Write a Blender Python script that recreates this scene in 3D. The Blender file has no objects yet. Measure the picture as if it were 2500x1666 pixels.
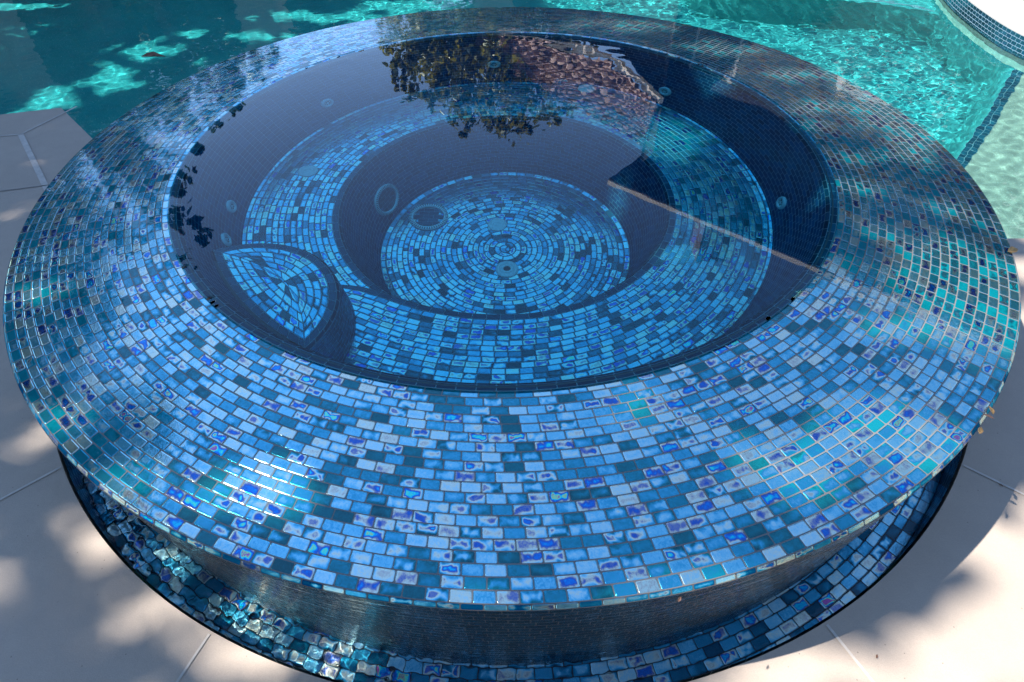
import bpy, math, random
import numpy as np
from mathutils import Vector, Matrix
rng = np.random.RandomState(7)
random.seed(7)
SC = bpy.context.scene
COL = SC.collection
R = math.radians

# ---------------------------------------------------------------- camera
cam = bpy.data.objects.new('camera', bpy.data.cameras.new('camera'))
COL.objects.link(cam)
cam.data.sensor_width = 36.0
cam.data.lens = 36 * 1541.0 / 2500
cam.data.clip_end = 500
pitch, roll = 0.79536, -0.00607
fw = Vector((0, math.cos(pitch), -math.sin(pitch)))
rt = Vector((1, 0, 0)); up = rt.cross(fw)
r2 = rt * math.cos(roll) + up * math.sin(roll)
u2 = up * math.cos(roll) - rt * math.sin(roll)
m = Matrix((r2, u2, -fw)).transposed().to_4x4()
m.translation = Vector((0, -2.447, 1.3843))
cam.matrix_world = m
SC.camera = cam

# ---------------------------------------------------------------- light
EL = R(54.7)
SUN = Vector((-math.cos(EL), 0.0, math.sin(EL)))     # direction towards the sun
w = bpy.data.worlds.new('World'); SC.world = w; w.use_nodes = True
nt = w.node_tree
sky = nt.nodes.new('ShaderNodeTexSky'); sky.sky_type = 'NISHITA'; sky.sun_disc = False
sky.sun_elevation = EL; sky.sun_rotation = R(-90)
sky.dust_density = 0.0; sky.ozone_density = 3.2; sky.air_density = 1.0
# thin clouds high up
tc = nt.nodes.new('ShaderNodeTexCoord')
mp = nt.nodes.new('ShaderNodeMapping'); mp.inputs['Scale'].default_value = (1.0, 2.2, 3.0)
cn = nt.nodes.new('ShaderNodeTexNoise'); cn.inputs['Scale'].default_value = 1.6; cn.inputs['Detail'].default_value = 6
cr = nt.nodes.new('ShaderNodeMapRange'); cr.inputs['From Min'].default_value = .52; cr.inputs['From Max'].default_value = .85
cr.inputs['To Max'].default_value = .2
mx = nt.nodes.new('ShaderNodeMix'); mx.data_type = 'RGBA'; mx.inputs['B'].default_value = (.9, 1.5, 3.4, 1)
nt.links.new(tc.outputs['Generated'], mp.inputs[0]); nt.links.new(mp.outputs[0], cn.inputs['Vector'])
nt.links.new(cn.outputs['Fac'], cr.inputs['Value']); nt.links.new(cr.outputs[0], mx.inputs['Factor'])
nt.links.new(sky.outputs[0], mx.inputs['A'])
nt.links.new(mx.outputs['Result'], nt.nodes['Background'].inputs[0])
nt.nodes['Background'].inputs[1].default_value = 0.15
sun = bpy.data.objects.new('sun', bpy.data.lights.new('sun', 'SUN')); COL.objects.link(sun)
sun.data.energy = 4.8; sun.data.angle = R(0.53); sun.data.color = (1.0, 0.95, 0.88)
sun.rotation_euler = SUN.to_track_quat('Z', 'Y').to_euler()
sun.data.cycles.is_caustics_light = True
SC.view_settings.view_transform = 'Standard'; SC.view_settings.look = 'None'
SC.view_settings.exposure = 1.3; SC.view_settings.gamma = 1.0
cy = SC.cycles
cy.max_bounces = 10; cy.transmission_bounces = 8; cy.glossy_bounces = 5; cy.diffuse_bounces = 3
cy.caustics_reflective = True; cy.caustics_refractive = True; cy.blur_glossy = 0.4
cy.sample_clamp_indirect = 4.0

# ---------------------------------------------------------------- node helpers
def new_mat(name):
    mt = bpy.data.materials.new(name); mt.use_nodes = True
    mt.node_tree.nodes.clear()
    return mt, mt.node_tree
def N(nt, typ, **kw):
    n = nt.nodes.new(typ)
    for k, v in kw.items():
        if k.startswith('_'): setattr(n, k[1:], v)
        else: n.inputs[k.replace('__', ' ')].default_value = v
    return n
def math_(nt, op, a, b=None, c=None, clamp=False):
    n = nt.nodes.new('ShaderNodeMath'); n.operation = op; n.use_clamp = clamp
    for i, x in enumerate((a, b, c)):
        if x is None: continue
        if isinstance(x, (int, float)): n.inputs[i].default_value = x
        else: nt.links.new(x, n.inputs[i])
    return n.outputs[0]
def maprange(nt, v, a, b, c, d, smooth=False):
    n = nt.nodes.new('ShaderNodeMapRange')
    if smooth: n.interpolation_type = 'SMOOTHSTEP'
    nt.links.new(v, n.inputs['Value'])
    for k, x in zip(('From Min', 'From Max', 'To Min', 'To Max'), (a, b, c, d)): n.inputs[k].default_value = x
    return n.outputs[0]
def mixc(nt, f, a, b, blend='MIX'):
    n = nt.nodes.new('ShaderNodeMix'); n.data_type = 'RGBA'; n.blend_type = blend
    for k, x in (('Factor', f), ('A', a), ('B', b)):
        if isinstance(x, (int, float)): n.inputs[k].default_value = x
        elif isinstance(x, tuple): n.inputs[k].default_value = x + (1,) if len(x) == 3 else x
        else: nt.links.new(x, n.inputs[k])
    return n.outputs['Result']
def noise(nt, vec, scale, detail=2, rough=.5, dist=0):
    n = N(nt, 'ShaderNodeTexNoise', Scale=scale, Detail=detail, Roughness=rough, Distortion=dist)
    if vec is not None: nt.links.new(vec, n.inputs['Vector'])
    return n
def ramp(nt, v, stops, interp='LINEAR'):
    n = nt.nodes.new('ShaderNodeValToRGB'); n.color_ramp.interpolation = interp
    e = n.color_ramp.elements
    while len(e) < len(stops): e.new(.5)
    for i, (p, c) in enumerate(stops):
        e[i].position = p; e[i].color = tuple(c) + (1,)
    nt.links.new(v, n.inputs[0]); return n.outputs[0]
def bump(nt, h, dist, strength=1.0, normal=None):
    n = N(nt, 'ShaderNodeBump', Distance=dist, Strength=strength)
    nt.links.new(h, n.inputs['Height'])
    if normal is not None: nt.links.new(normal, n.inputs['Normal'])
    return n.outputs[0]
def finish(nt, shader):
    o = nt.nodes.new('ShaderNodeOutputMaterial'); nt.links.new(shader, o.inputs['Surface'])
def mixs(nt, f, a, b):
    n = nt.nodes.new('ShaderNodeMixShader')
    if isinstance(f, (int, float)): n.inputs[0].default_value = f
    else: nt.links.new(f, n.inputs[0])
    nt.links.new(a, n.inputs[1]); nt.links.new(b, n.inputs[2]); return n.outputs[0]

def film_fresnel(nt, normal=None, k=6.0):
    fr = N(nt, 'ShaderNodeFresnel', IOR=1.33)
    if normal is not None: nt.links.new(normal, fr.inputs['Normal'])
    f = fr.outputs[0]
    return math_(nt, 'ADD', f, math_(nt, 'MULTIPLY', math_(nt, 'MULTIPLY', f, f), k), None, True)

# ---------------------------------------------------------------- glass mosaic
def mosaic(name, grout=(.17, .155, .15), film=False, flow=0.0, plain=False, blue=0.0, rough=.16, hammer=1.0, gloss=.92, dark=1.0, lift=1.0):
    """iridescent glass tile: uv 'cell' = metres from the tile's middle, uv 'half' = half size, 'rnd' = random per tile"""
    mt, nt = new_mat(name)
    L = nt.links.new
    uc = N(nt, 'ShaderNodeUVMap', _uv_map='cell').outputs[0]
    uh = N(nt, 'ShaderNodeUVMap', _uv_map='half').outputs[0]
    at = N(nt, 'ShaderNodeAttribute', _attribute_name='rnd')
    sc_ = nt.nodes.new('ShaderNodeSeparateColor'); L(at.outputs['Color'], sc_.inputs[0])
    r1, r2_, r3 = sc_.outputs
    vm = lambda op, a, b=None: _vm(nt, op, a, b)
    ab = vm('ABSOLUTE', uc)
    rad = 0.0038; gr = 0.0014
    q = vm('SUBTRACT', vm('ADD', ab, (rad + gr, rad + gr, 0)), uh)
    s = nt.nodes.new('ShaderNodeSeparateXYZ'); L(q, s.inputs[0])
    mxq = math_(nt, 'MAXIMUM', s.outputs[0], s.outputs[1])
    ln = nt.nodes.new('ShaderNodeVectorMath'); ln.operation = 'LENGTH'
    L(vm('MULTIPLY', vm('MAXIMUM', q, (0, 0, 0)), (1, 1, 0)), ln.inputs[0])
    d = math_(nt, 'SUBTRACT', math_(nt, 'ADD', ln.outputs['Value'], math_(nt, 'MINIMUM', mxq, 0.0)), rad)
    tile = maprange(nt, d, 0.0004, -0.0004, 0, 1)
    bev = maprange(nt, d, 0.0, -0.0020, 0, 1, True)
    inner = maprange(nt, d, -0.0004, -0.0100, 0.05, 1, True)
    # swirl coordinates
    off = nt.nodes.new('ShaderNodeVectorMath'); off.operation = 'MULTIPLY_ADD'
    L(at.outputs['Color'], off.inputs[0]); off.inputs[1].default_value = (37.0, 61.0, 53.0); L(uc, off.inputs[2])
    sw = noise(nt, off.outputs[0], 30, 1.5, .5, .5).outputs['Fac']
    sw2 = noise(nt, off.outputs[0], 130, 3.0, .6, 1.2).outputs['Fac']
    # film thickness
    base_t = math_(nt, 'MULTIPLY', r1, .50)
    targ = ramp(nt, r2_, [(0, (.16,) * 3), (.64, (.52,) * 3), (.78, (.66,) * 3), (.90, (.74,) * 3), (.955, (.86,) * 3), (1, (.99,) * 3)])
    gate = ramp(nt, r2_, [(0, (.0,) * 3), (.22, (.45,) * 3), (.50, (.85,) * 3), (.60, (1,) * 3), (1, (1,) * 3)])
    blob = math_(nt, 'ADD', math_(nt, 'MULTIPLY', inner, .75), math_(nt, 'MULTIPLY', math_(nt, 'SUBTRACT', sw, .47), 3.6))
    Lf = math_(nt, 'MULTIPLY', gate, maprange(nt, blob, -.35, 1.15, .0, 1.0))
    t = math_(nt, 'ADD', base_t, math_(nt, 'MULTIPLY', math_(nt, 'SUBTRACT', targ, base_t), Lf))
    t = math_(nt, 'ADD', t, maprange(nt, sw2, .3, .7, -.045, .045))
    t = math_(nt, 'ADD', t, maprange(nt, r3, 0, 1, -.02, .05), None, True)
    if plain:
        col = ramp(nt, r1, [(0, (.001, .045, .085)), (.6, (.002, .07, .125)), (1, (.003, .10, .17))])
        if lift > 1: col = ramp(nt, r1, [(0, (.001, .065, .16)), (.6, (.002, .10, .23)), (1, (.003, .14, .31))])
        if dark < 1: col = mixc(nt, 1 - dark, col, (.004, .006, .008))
        spec = ramp(nt, r1, [(0, (.10, .22, .30)), (1, (.16, .32, .42))])
    else:
        col = ramp(nt, t, [(0.0, (.001, .08, .10)), (.14, (.001, .16, .19)), (.24, (.002, .23, .27)), (.50, (.004, .22, .28)),
                           (.60, (.02, .11, .18)), (.66, (.01, .02, .20)), (.80, (.0, .04, .30)), (.90, (.0, .26, .26)), (1, (.05, .10, .12))])
        spec = ramp(nt, t, [(0.0, (.02, .16, .20)), (.12, (.02, .26, .36)), (.20, (.02, .33, .50)), (.30, (.05, .42, .62)),
                            (.38, (.20, .62, .78)), (.46, (.46, .76, .80)), (.52, (.74, .82, .66)), (.57, (.62, .60, .50)), (.63, (.22, .26, .44)),
                            (.70, (.02, .12, .46)), (.78, (.0, .22, .70)), (.85, (.0, .58, .80)),
                            (.90, (.06, .88, .66)), (.95, (.50, .80, .35)), (1.0, (.50, .12, .40))], 'EASE')
    if blue: col = mixc(nt, blue, col, (.0, .05, .16))
    gcol = mixc(nt, noise(nt, uc, 300, 2).outputs['Fac'], tuple(g * .85 for g in grout), tuple(min(1, g * 1.15) for g in grout))
    base = mixc(nt, tile, gcol, col)
    # relief
    ham = noise(nt, off.outputs[0], 95, 2.5, .55, .8).outputs['Fac']
    tilt = _dot(nt, uc, at)
    h = math_(nt, 'ADD', bev, math_(nt, 'MULTIPLY', math_(nt, 'SUBTRACT', ham, .5), .34 * hammer))
    h = math_(nt, 'ADD', h, math_(nt, 'MULTIPLY', tilt, math_(nt, 'MULTIPLY', bev, 1.0)))
    nb = bump(nt, h, .0008, .9)
    dif = N(nt, 'ShaderNodeBsdfDiffuse'); L(base, dif.inputs['Color']); L(nb, dif.inputs['Normal'])
    glo = N(nt, 'ShaderNodeBsdfGlossy', Roughness=rough, _distribution='GGX'); L(spec, glo.inputs['Color']); L(nb, glo.inputs['Normal'])
    glo2 = N(nt, 'ShaderNodeBsdfGlossy', Roughness=min(1, rough * 2.8)); L(spec, glo2.inputs['Color']); L(nb, glo2.inputs['Normal'])
    g2 = mixs(nt, .28, glo.outputs[0], glo2.outputs[0])
    lw = N(nt, 'ShaderNodeFresnel', IOR=1.5); L(nb, lw.inputs['Normal'])
    if plain:
        fac = math_(nt, 'MULTIPLY', math_(nt, 'ADD', math_(nt, 'MULTIPLY', lw.outputs[0], 1.0), .10 * gloss), math_(nt, 'MULTIPLY', tile, gloss), None, True)
    else:
        refl = maprange(nt, t, .12, .34, .16, 1, True)
        fac = math_(nt, 'MULTIPLY', math_(nt, 'MULTIPLY', refl, gloss), tile, None, True)
    sh = mixs(nt, fac, dif.outputs[0], g2)
    if film:
        geo = N(nt, 'ShaderNodeNewGeometry')
        fb = None
        wv = noise(nt, geo.outputs['Position'], 9, 2, .5).outputs['Fac']
        wv2 = noise(nt, geo.outputs['Position'], 34, 2, .5).outputs['Fac']
        hh = math_(nt, 'ADD', wv, math_(nt, 'MULTIPLY', wv2, .12))
        fb = bump(nt, math_(nt, 'ADD', hh, math_(nt, 'MULTIPLY', bev, .02)), .0007, 1)
        if flow:
            mpn = N(nt, 'ShaderNodeMapping'); L(geo.outputs['Position'], mpn.inputs[0])
            mpn.inputs['Scale'].default_value = (7, 7, 62)
            fl = noise(nt, mpn.outputs[0], 1.0, 4, .65, .6).outputs['Fac']
            fb = bump(nt, fl, .03 * flow, 1)
        fr = film_fresnel(nt, fb, 5.0 if flow else 8.5)
        wg = N(nt, 'ShaderNodeBsdfGlossy', Roughness=.03 if flow else .012, Color=(1, 1, 1, 1)); L(fb, wg.inputs['Normal'])
        sh = mixs(nt, fr, sh, wg.outputs[0])
    finish(nt, sh)
    return mt
def _vm(nt, op, a, b=None):
    n = nt.nodes.new('ShaderNodeVectorMath'); n.operation = op
    for i, x in enumerate((a, b)):
        if x is None: continue
        if isinstance(x, tuple): n.inputs[i].default_value = x
        else: nt.links.new(x, n.inputs[i])
    return n.outputs[0]
def _dot(nt, uc, at):
    a = _vm(nt, 'SUBTRACT', at.outputs['Color'], (.5, .5, .5))
    n = nt.nodes.new('ShaderNodeVectorMath'); n.operation = 'DOT_PRODUCT'
    nt.links.new(uc, n.inputs[0]); nt.links.new(a, n.inputs[1])
    return math_(nt, 'MULTIPLY', n.outputs['Value'], 16.0)

M_ring = mosaic('iridescent_tile_wet', film=True, rough=.11)
M_lip = mosaic('lip_tile', grout=(.12, .11, .11), gloss=.55, blue=.88, rough=.2)
M_seat = mosaic('iridescent_tile_under_water', grout=(.15, .22, .27), rough=.13, gloss=.85, hammer=1.5)
M_plain = mosaic('dark_teal_tile', grout=(.20, .29, .36), plain=True, rough=.12, hammer=.3)
M_trim = mosaic('dark_teal_trim_tile', grout=(.30, .34, .38), plain=True, rough=.12, hammer=.3)
M_inner = mosaic('blue_wall_tile', grout=(.26, .38, .48), plain=True, rough=.12, hammer=.3, lift=1.6)
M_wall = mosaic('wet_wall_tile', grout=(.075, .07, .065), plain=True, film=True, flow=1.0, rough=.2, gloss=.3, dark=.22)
M_trough = mosaic('trough_tile', gloss=.9, blue=.6, grout=(.03, .035, .04), rough=.16, hammer=1.8)

def grout_mat():
    mt, nt = new_mat('grout_bed')
    d = N(nt, 'ShaderNodeBsdfDiffuse', Color=(.12, .13, .14, 1)); finish(nt, d.outputs[0]); return mt
M_grout = grout_mat()

def water_mat(name, tint, k=8.0):
    mt, nt = new_mat(name)
    g = N(nt, 'ShaderNodeBsdfRefraction', IOR=1.33, Roughness=0.0, Color=tint + (1,))
    gl = N(nt, 'ShaderNodeBsdfGlossy', Roughness=0.0, Color=(1, 1, 1, 1))
    fr = film_fresnel(nt, None, k)
    finish(nt, mixs(nt, fr, g.outputs[0], gl.outputs[0])); return mt
M_spawater = water_mat('spa_water', (.42, .95, 1.0))
M_poolwater = water_mat('pool_water', (.62, .98, .95), 0.0)
M_clearwater = water_mat('shallow_water', (.96, .99, 1.0), 1.0)

def simple(name, col, rough=.6, bumpscale=None, bumpd=.002, var=.15, nscale=4, metallic=0.0, spec=.5, detail=5):
    mt, nt = new_mat(name)
    geo = N(nt, 'ShaderNodeNewGeometry')
    nz = noise(nt, geo.outputs['Position'], nscale, detail, .6).outputs['Fac']
    c = mixc(nt, maprange(nt, nz, .3, .7, 0, 1), tuple(x * (1 - var) for x in col), tuple(min(1, x * (1 + var)) for x in col))
    p = N(nt, 'ShaderNodeBsdfPrincipled', Roughness=rough, Metallic=metallic)
    p.inputs['Specular IOR Level'].default_value = spec
    nt.links.new(c, p.inputs['Base Color'])
    if bumpscale:
        b = bump(nt, noise(nt, geo.outputs['Position'], bumpscale, 4, .6).outputs['Fac'], bumpd)
        nt.links.new(b, p.inputs['Normal'])
    finish(nt, p.outputs[0]); return mt

# ---------------------------------------------------------------- objects helpers
def link(name, me, mats, parent=None, smooth=False):
    o = bpy.data.objects.new(name, me); COL.objects.link(o)
    for mm in (mats if isinstance(mats, (list, tuple)) else [mats]): me.materials.append(mm)
    if smooth: me.polygons.foreach_set('use_smooth', [True] * len(me.polygons))
    if parent is not None: o.parent = parent
    return o
def mesh(name, vs, fs):
    me = bpy.data.meshes.new(name); me.from_pydata([tuple(v) for v in vs], [], fs); me.update(); return me
def thing(name, label, cat, loc=(0, 0, 0), group=None):
    o = bpy.data.objects.new(name, None); COL.objects.link(o); o.location = loc
    o.empty_display_size = .1
    return tag(o, label, cat, group)
def tag(o, label, cat, group=None):
    o['label'] = label; o['category'] = cat
    if group: o['group'] = group
    return o
def kind(o, k='structure'):
    o['kind'] = k; return o
def receiver(o): o.cycles.is_caustics_receiver = True; return o
def caster(o): o.cycles.is_caustics_caster = True; return o

class Tiles:
    def __init__(s): s.v = []; s.f = []; s.cell = []; s.half = []; s.rnd = []; s.mi = []
    def add(s, pts, w, h, nseg=1, rnd=None, mi=0, clip=None):
        """pts: function(a,b) -> point, a,b in 0..1 across the tile"""
        rnd = rnd if rnd is not None else (random.random(), random.random(), random.random())
        for k in range(nseg):
            a0, a1 = k / nseg, (k + 1) / nseg
            i = len(s.v)
            for a, b in ((a0, 0), (a1, 0), (a1, 1), (a0, 1)):
                s.v.append(pts(a, b)); s.cell.append(((a - .5) * w, (b - .5) * h)); s.half.append((w / 2, h / 2)); s.rnd.append(rnd + (1.0,))
            s.f.append((i, i + 1, i + 2, i + 3)); s.mi.append(mi)
    def build(s, name, mats, parent):
        V = np.array([tuple(v) for v in s.v]); F = np.array(s.f)
        nz = np.cross(V[F[:, 1]] - V[F[:, 0]], V[F[:, 2]] - V[F[:, 0]]); nz /= np.linalg.norm(nz, axis=1)[:, None] + 1e-12
        flip = np.where(np.abs(nz[:, 2]) > .6, nz[:, 2] < 0, True)
        F[flip] = F[flip][:, ::-1]
        perm = F.ravel()
        for nm in ('cell', 'half', 'rnd'): setattr(s, nm, np.array(getattr(s, nm), 'f')[perm])
        me = mesh(name, s.v, [tuple(int(i) for i in f) for f in F])
        for nm, arr in (('cell', s.cell), ('half', s.half)):
            l = me.uv_layers.new(name=nm); l.data.foreach_set('uv', np.array(arr, 'f').ravel())
        c = me.color_attributes.new('rnd', 'FLOAT_COLOR', 'CORNER'); c.data.foreach_set('color', np.array(s.rnd, 'f').ravel())
        o = link(name, me, mats, parent)
        if isinstance(mats, list): me.polygons.foreach_set('material_index', s.mi)
        return receiver(o)

TW, TH = 0.052, 0.0264
CIN = (-0.031, 0.082)
def rows_between(T, f0, f1, nrows, th0=0, th1=2 * math.pi, tw=TW, nseg=2, mi=0, row_rnd=None, start=0, outward=True, jit=.0):
    """f0, f1: functions theta -> Vector point; rows between them (bed joints run along theta)"""
    full = abs(th1 - th0 - 2 * math.pi) < 1e-6
    for k in range(nrows):
        a0, a1 = k / nrows, (k + 1) / nrows
        g = lambda th, b, a0=a0, a1=a1: f0(th).lerp(f1(th), a0 + (a1 - a0) * b)
        # arc length
        S = 64; pts = [g(th0 + (th1 - th0) * i / S, .5) for i in range(S + 1)]
        L = sum((pts[i + 1] - pts[i]).length for i in range(S))
        hgt = (g((th0 + th1) / 2, 1) - g((th0 + th1) / 2, 0)).length
        n = max(3, round(L / tw)); wd = L / n
        shift = (.5 if (k + start) % 2 else 0) + random.uniform(-jit, jit)
        for i in range(n if full else n + 1):
            u0, u1 = (i + shift) / n, (i + 1 + shift) / n
            if not full:
                u0 = (i - 1 + shift) / n if shift > 0 else i / n
                u1 = u0 + 1 / n
                u0, u1 = max(0, u0), min(1, u1)
                if u1 - u0 < 0.15 / n: continue
            ww = wd * (u1 - u0) * n
            t0, t1 = th0 + (th1 - th0) * u0, th0 + (th1 - th0) * u1
            T.add(lambda a, b, t0=t0, t1=t1, g=g: g(t0 + (t1 - t0) * a, b), ww, hgt, nseg, None, mi)
def circ(r, z, c=(0, 0)):
    return lambda th: Vector((c[0] + r * math.cos(th), c[1] + r * math.sin(th), z))

# ================================================================ SPA
RO, RI = 1.9, 1.371
spa = thing('round_spa', 'raised round spa clad in iridescent blue glass mosaic, full of still water', 'hot tub', (0, 0, -.46))
def P(o):
    o.location = (0, 0, .46); return o
# rim
T = Tiles(); rows_between(T, circ(RI, -.0025, CIN), circ(RI + .0255, 0, CIN), 1); rows_between(T, circ(RI + .0255, 0, CIN), circ(RO - .006, 0), 19, jit=.12, start=1)
P(T.build('rim', M_ring, spa))
# lip: the row turned down over the edge
T = Tiles()
rows_between(T, circ(RO - .006, 0), circ(RO + .004, -.012), 1, start=1)
P(T.build('rim_lip', M_lip, spa))
# outer wall, tapering inwards
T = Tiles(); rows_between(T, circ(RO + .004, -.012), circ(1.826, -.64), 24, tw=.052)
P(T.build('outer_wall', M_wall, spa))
# beds behind the tiles
def disc_ring(name, r0, r1, z, c0=(0, 0), c1=(0, 0), mat=M_grout, parent=None, seg=128, th0=0, th1=2 * math.pi, z1=None):
    vs = []; fs = []
    for i in range(seg + 1):
        th = th0 + (th1 - th0) * i / seg
        vs.append((c0[0] + r0 * math.cos(th), c0[1] + r0 * math.sin(th), z)); vs.append((c1[0] + r1 * math.cos(th), c1[1] + r1 * math.sin(th), z if z1 is None else z1))
    for i in range(seg): fs.append((2 * i, 2 * i + 1, 2 * i + 3, 2 * i + 2))
    return link(name, mesh(name, vs, fs), mat, parent)
P(disc_ring('mortar_bed', RI - .02, RO - .002, -.006, CIN, parent=spa))
# inner edge trim and inner wall
T = Tiles()
rows_between(T, circ(RI - .026, -.009, CIN), circ(RI, -.0025, CIN), 1, tw=.058)
rows_between(T, circ(RI - .041, -.026, CIN), circ(RI - .026, -.009, CIN), 1, tw=.058, start=1)
P(T.build('edge_trim', M_trim, spa))
ZW0, RW0, ZW1, RW1 = -.024, RI - .041, -.54, 1.165
T = Tiles(); rows_between(T, circ(RW1, ZW1, CIN), circ(RW0, ZW0, CIN), 20)
P(T.build('inner_wall', M_inner, spa))
def wall_r(z): return RW0 + (RW1 - RW0) * (z - ZW0) / (ZW1 - ZW0)

# bench: lower half on the left and far side, raised half on the right and near side
ZL, ZH = -.51, -.455
def lift_rows(T, r0, z0, k=.18):
    for v in T.v:
        r = math.hypot(v[0] - CIN[0], v[1] - CIN[1])
        if r > r0 and abs(v[2] - z0) < .002: v[2] = z0 + (r - r0) * k
TH_A, TH_B = R(-139), R(76)          # the raised half runs from the step round the near side to here
def r_edge(th):
    # the raised half's edge leaves the round footwell towards the step
    d = math.degrees(th)
    while d > 180: d -= 360
    while d < -180: d += 360
    pts = [(-152, 1.05), (-145, .97), (-139, .885), (-136, .842), (-132, .806), (-126, .780), (-118, .765), (-108, .752), (-95, .745), (180, .745)]
    if d < -152: return 1.05
    for (a, ra), (b, rb) in zip(pts, pts[1:]):
        if a <= d <= b:
            t = (d - a) / (b - a); return ra + (rb - ra) * t
    return .745
def e_off(off, z):
    def f(th):
        r = r_edge(th) + off
        return Vector((CIN[0] + r * math.cos(th), CIN[1] + r * math.sin(th), z))
    return f
T = Tiles()
rows_between(T, e_off(.012, ZH), e_off(.038, ZH), 1, R(-152), TH_B, tw=.058, mi=1)
rows_between(T, e_off(0.0, ZH - .016), e_off(.012, ZH), 1, R(-152), TH_B, tw=.058, mi=1, start=1)
rows_between(T, e_off(.038, ZH), e_off(.038 + 17 * TH, ZH), 17, R(-152), TH_B, jit=.12)
lift_rows(T, 1.166, ZH); P(T.build('raised_bench', [M_seat, M_trim], spa))
T = Tiles()
rows_between(T, circ(.752, ZL - .014, CIN), circ(.764, ZL, CIN), 1, R(70), R(232), mi=1, tw=.058)
rows_between(T, circ(.764, ZL, CIN), circ(.79, ZL, CIN), 1, R(70), R(232), mi=1, tw=.058, start=1)
rows_between(T, circ(.79, ZL, CIN), circ(.79 + 15 * TH, ZL, CIN), 15, R(70), R(232), jit=.12)
lift_rows(T, 1.150, ZL); P(T.build('lower_bench', [M_seat, M_trim], spa))
# end face of the raised half
T = Tiles()
for k in range(9):
    def g(a, b, k=k):
        r = .745 + .052 * (k + a)
        return Vector((CIN[0] + r * math.cos(TH_B), CIN[1] + r * math.sin(TH_B), ZL - .02 + (ZH - ZL + .02) * b))
    T.add(g, .052, .06)
P(T.build('bench_end', M_inner, spa))
# footwell wall and floor
ZF = -.95; RF = .615
T = Tiles()
rows_between(T, circ(RF, ZF, CIN), circ(.752, ZL - .014, CIN), 17, R(70), R(232))
rows_between(T, lambda th: Vector((CIN[0] + (RF + (r_edge(th) - .745)) * math.cos(th), CIN[1] + (RF + (r_edge(th) - .745)) * math.sin(th), ZF)), e_off(0, ZH - .016), 18, R(-152), R(76))
P(T.build('footwell_wall', M_inner, spa))
T = Tiles()
nr = 23
for k in range(nr):
    r0, r1 = RF * k / nr, RF * (k + 1) / nr
    rm = (r0 + r1) / 2; n = max(3, round(2 * math.pi * rm / .05)); sh = random.random()
    for i in range(n):
        t0, t1 = 2 * math.pi * (i + sh) / n, 2 * math.pi * (i + 1 + sh) / n
        T.add(lambda a, b, t0=t0, t1=t1, r0=r0, r1=r1: Vector((CIN[0] + (r0 + (r1 - r0) * b) * math.cos(t0 + (t1 - t0) * a), CIN[1] + (r0 + (r1 - r0) * b) * math.sin(t0 + (t1 - t0) * a), ZF)), 2 * math.pi * rm / n, r1 - r0, 2 if r0 > .1 else 3)
lift_rows(T, RF - .030, ZF, .2); P(T.build('footwell_floor', M_seat, spa))
# half-round step beside the wall
SCX, SCY, SR, SZ = -.982, -.785, .365, -.215
WR = wall_r(SZ)
def lens(off):
    """corner angles of the shape bounded by the step's circle and the wall's circle, both offset inwards"""
    ra, rb = SR - off, WR - off
    dx, dy = CIN[0] - SCX, CIN[1] - SCY; d = math.hypot(dx, dy)
    a = (ra * ra - rb * rb + d * d) / (2 * d); hh = math.sqrt(max(0, ra * ra - a * a))
    px, py = SCX + a * dx / d, SCY + a * dy / d
    c1 = (px + hh * dy / d, py - hh * dx / d); c2 = (px - hh * dy / d, py + hh * dx / d)
    aa = [math.atan2(c[1] - SCY, c[0] - SCX) for c in (c1, c2)]
    ba = [math.atan2(c[1] - CIN[1], c[0] - CIN[0]) for c in (c1, c2)]
    a0, a1 = aa[0], aa[1]
    while a1 < a0: a1 += 2 * math.pi
    b0, b1 = ba
    if b0 > b1 and b0 - b1 > math.pi: b1 += 2 * math.pi
    if b1 > b0 and b1 - b0 > math.pi: b0 += 2 * math.pi
    return ra, rb, a0, a1, b0, b1
T = Tiles()
def lens_row(k, k2, z0, z1, mi, grow=0.0, sides='ab', tw=TW):
    A_ = lens(k); B_ = lens(k2)
    for side in sides:
        if side == 'a':
            f = lambda u, b: Vector((SCX + (A_[0] + (B_[0] - A_[0]) * b) * math.cos((A_[2] + (A_[3] - A_[2]) * u) * (1 - b) + (B_[2] + (B_[3] - B_[2]) * u) * b),
                                     SCY + (A_[0] + (B_[0] - A_[0]) * b) * math.sin((A_[2] + (A_[3] - A_[2]) * u) * (1 - b) + (B_[2] + (B_[3] - B_[2]) * u) * b), z0 + (z1 - z0) * b))
            L = (A_[0] + B_[0]) / 2 * (A_[3] - A_[2])
        else:
            f = lambda u, b: Vector((CIN[0] + (A_[1] + (B_[1] - A_[1]) * b) * math.cos((A_[4] + (A_[5] - A_[4]) * u) * (1 - b) + (B_[4] + (B_[5] - B_[4]) * u) * b),
                                     CIN[1] + (A_[1] + (B_[1] - A_[1]) * b) * math.sin((A_[4] + (A_[5] - A_[4]) * u) * (1 - b) + (B_[4] + (B_[5] - B_[4]) * u) * b), z0 + (z1 - z0) * b))
            L = (A_[1] + B_[1]) / 2 * abs(A_[5] - A_[4])
        n = max(1, round(L / tw)); s = random.choice((0, .5)) if n > 2 else 0
        edges = [0] + [(i + s) / n for i in range(0 if s else 1, n)] + [1]
        for u0, u1 in zip(edges, edges[1:]):
            T.add(lambda a, b, u0=u0, u1=u1: f(u0 + (u1 - u0) * a, b), L * (u1 - u0), abs(k2 - k) or .02, 2, None, mi)
k = .012; first = True
while k + .02 < SR:
    try: A_ = lens(k + TH)
    except Exception: break
    ra, rb = SR - k - TH, WR - k - TH
    if ra < .012 or ra < (math.hypot(CIN[0] - SCX, CIN[1] - SCY) - rb): break
    lens_row(k, k + TH, SZ, SZ, 1 if first else 0, sides='ab')
    first = False; k += TH
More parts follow.
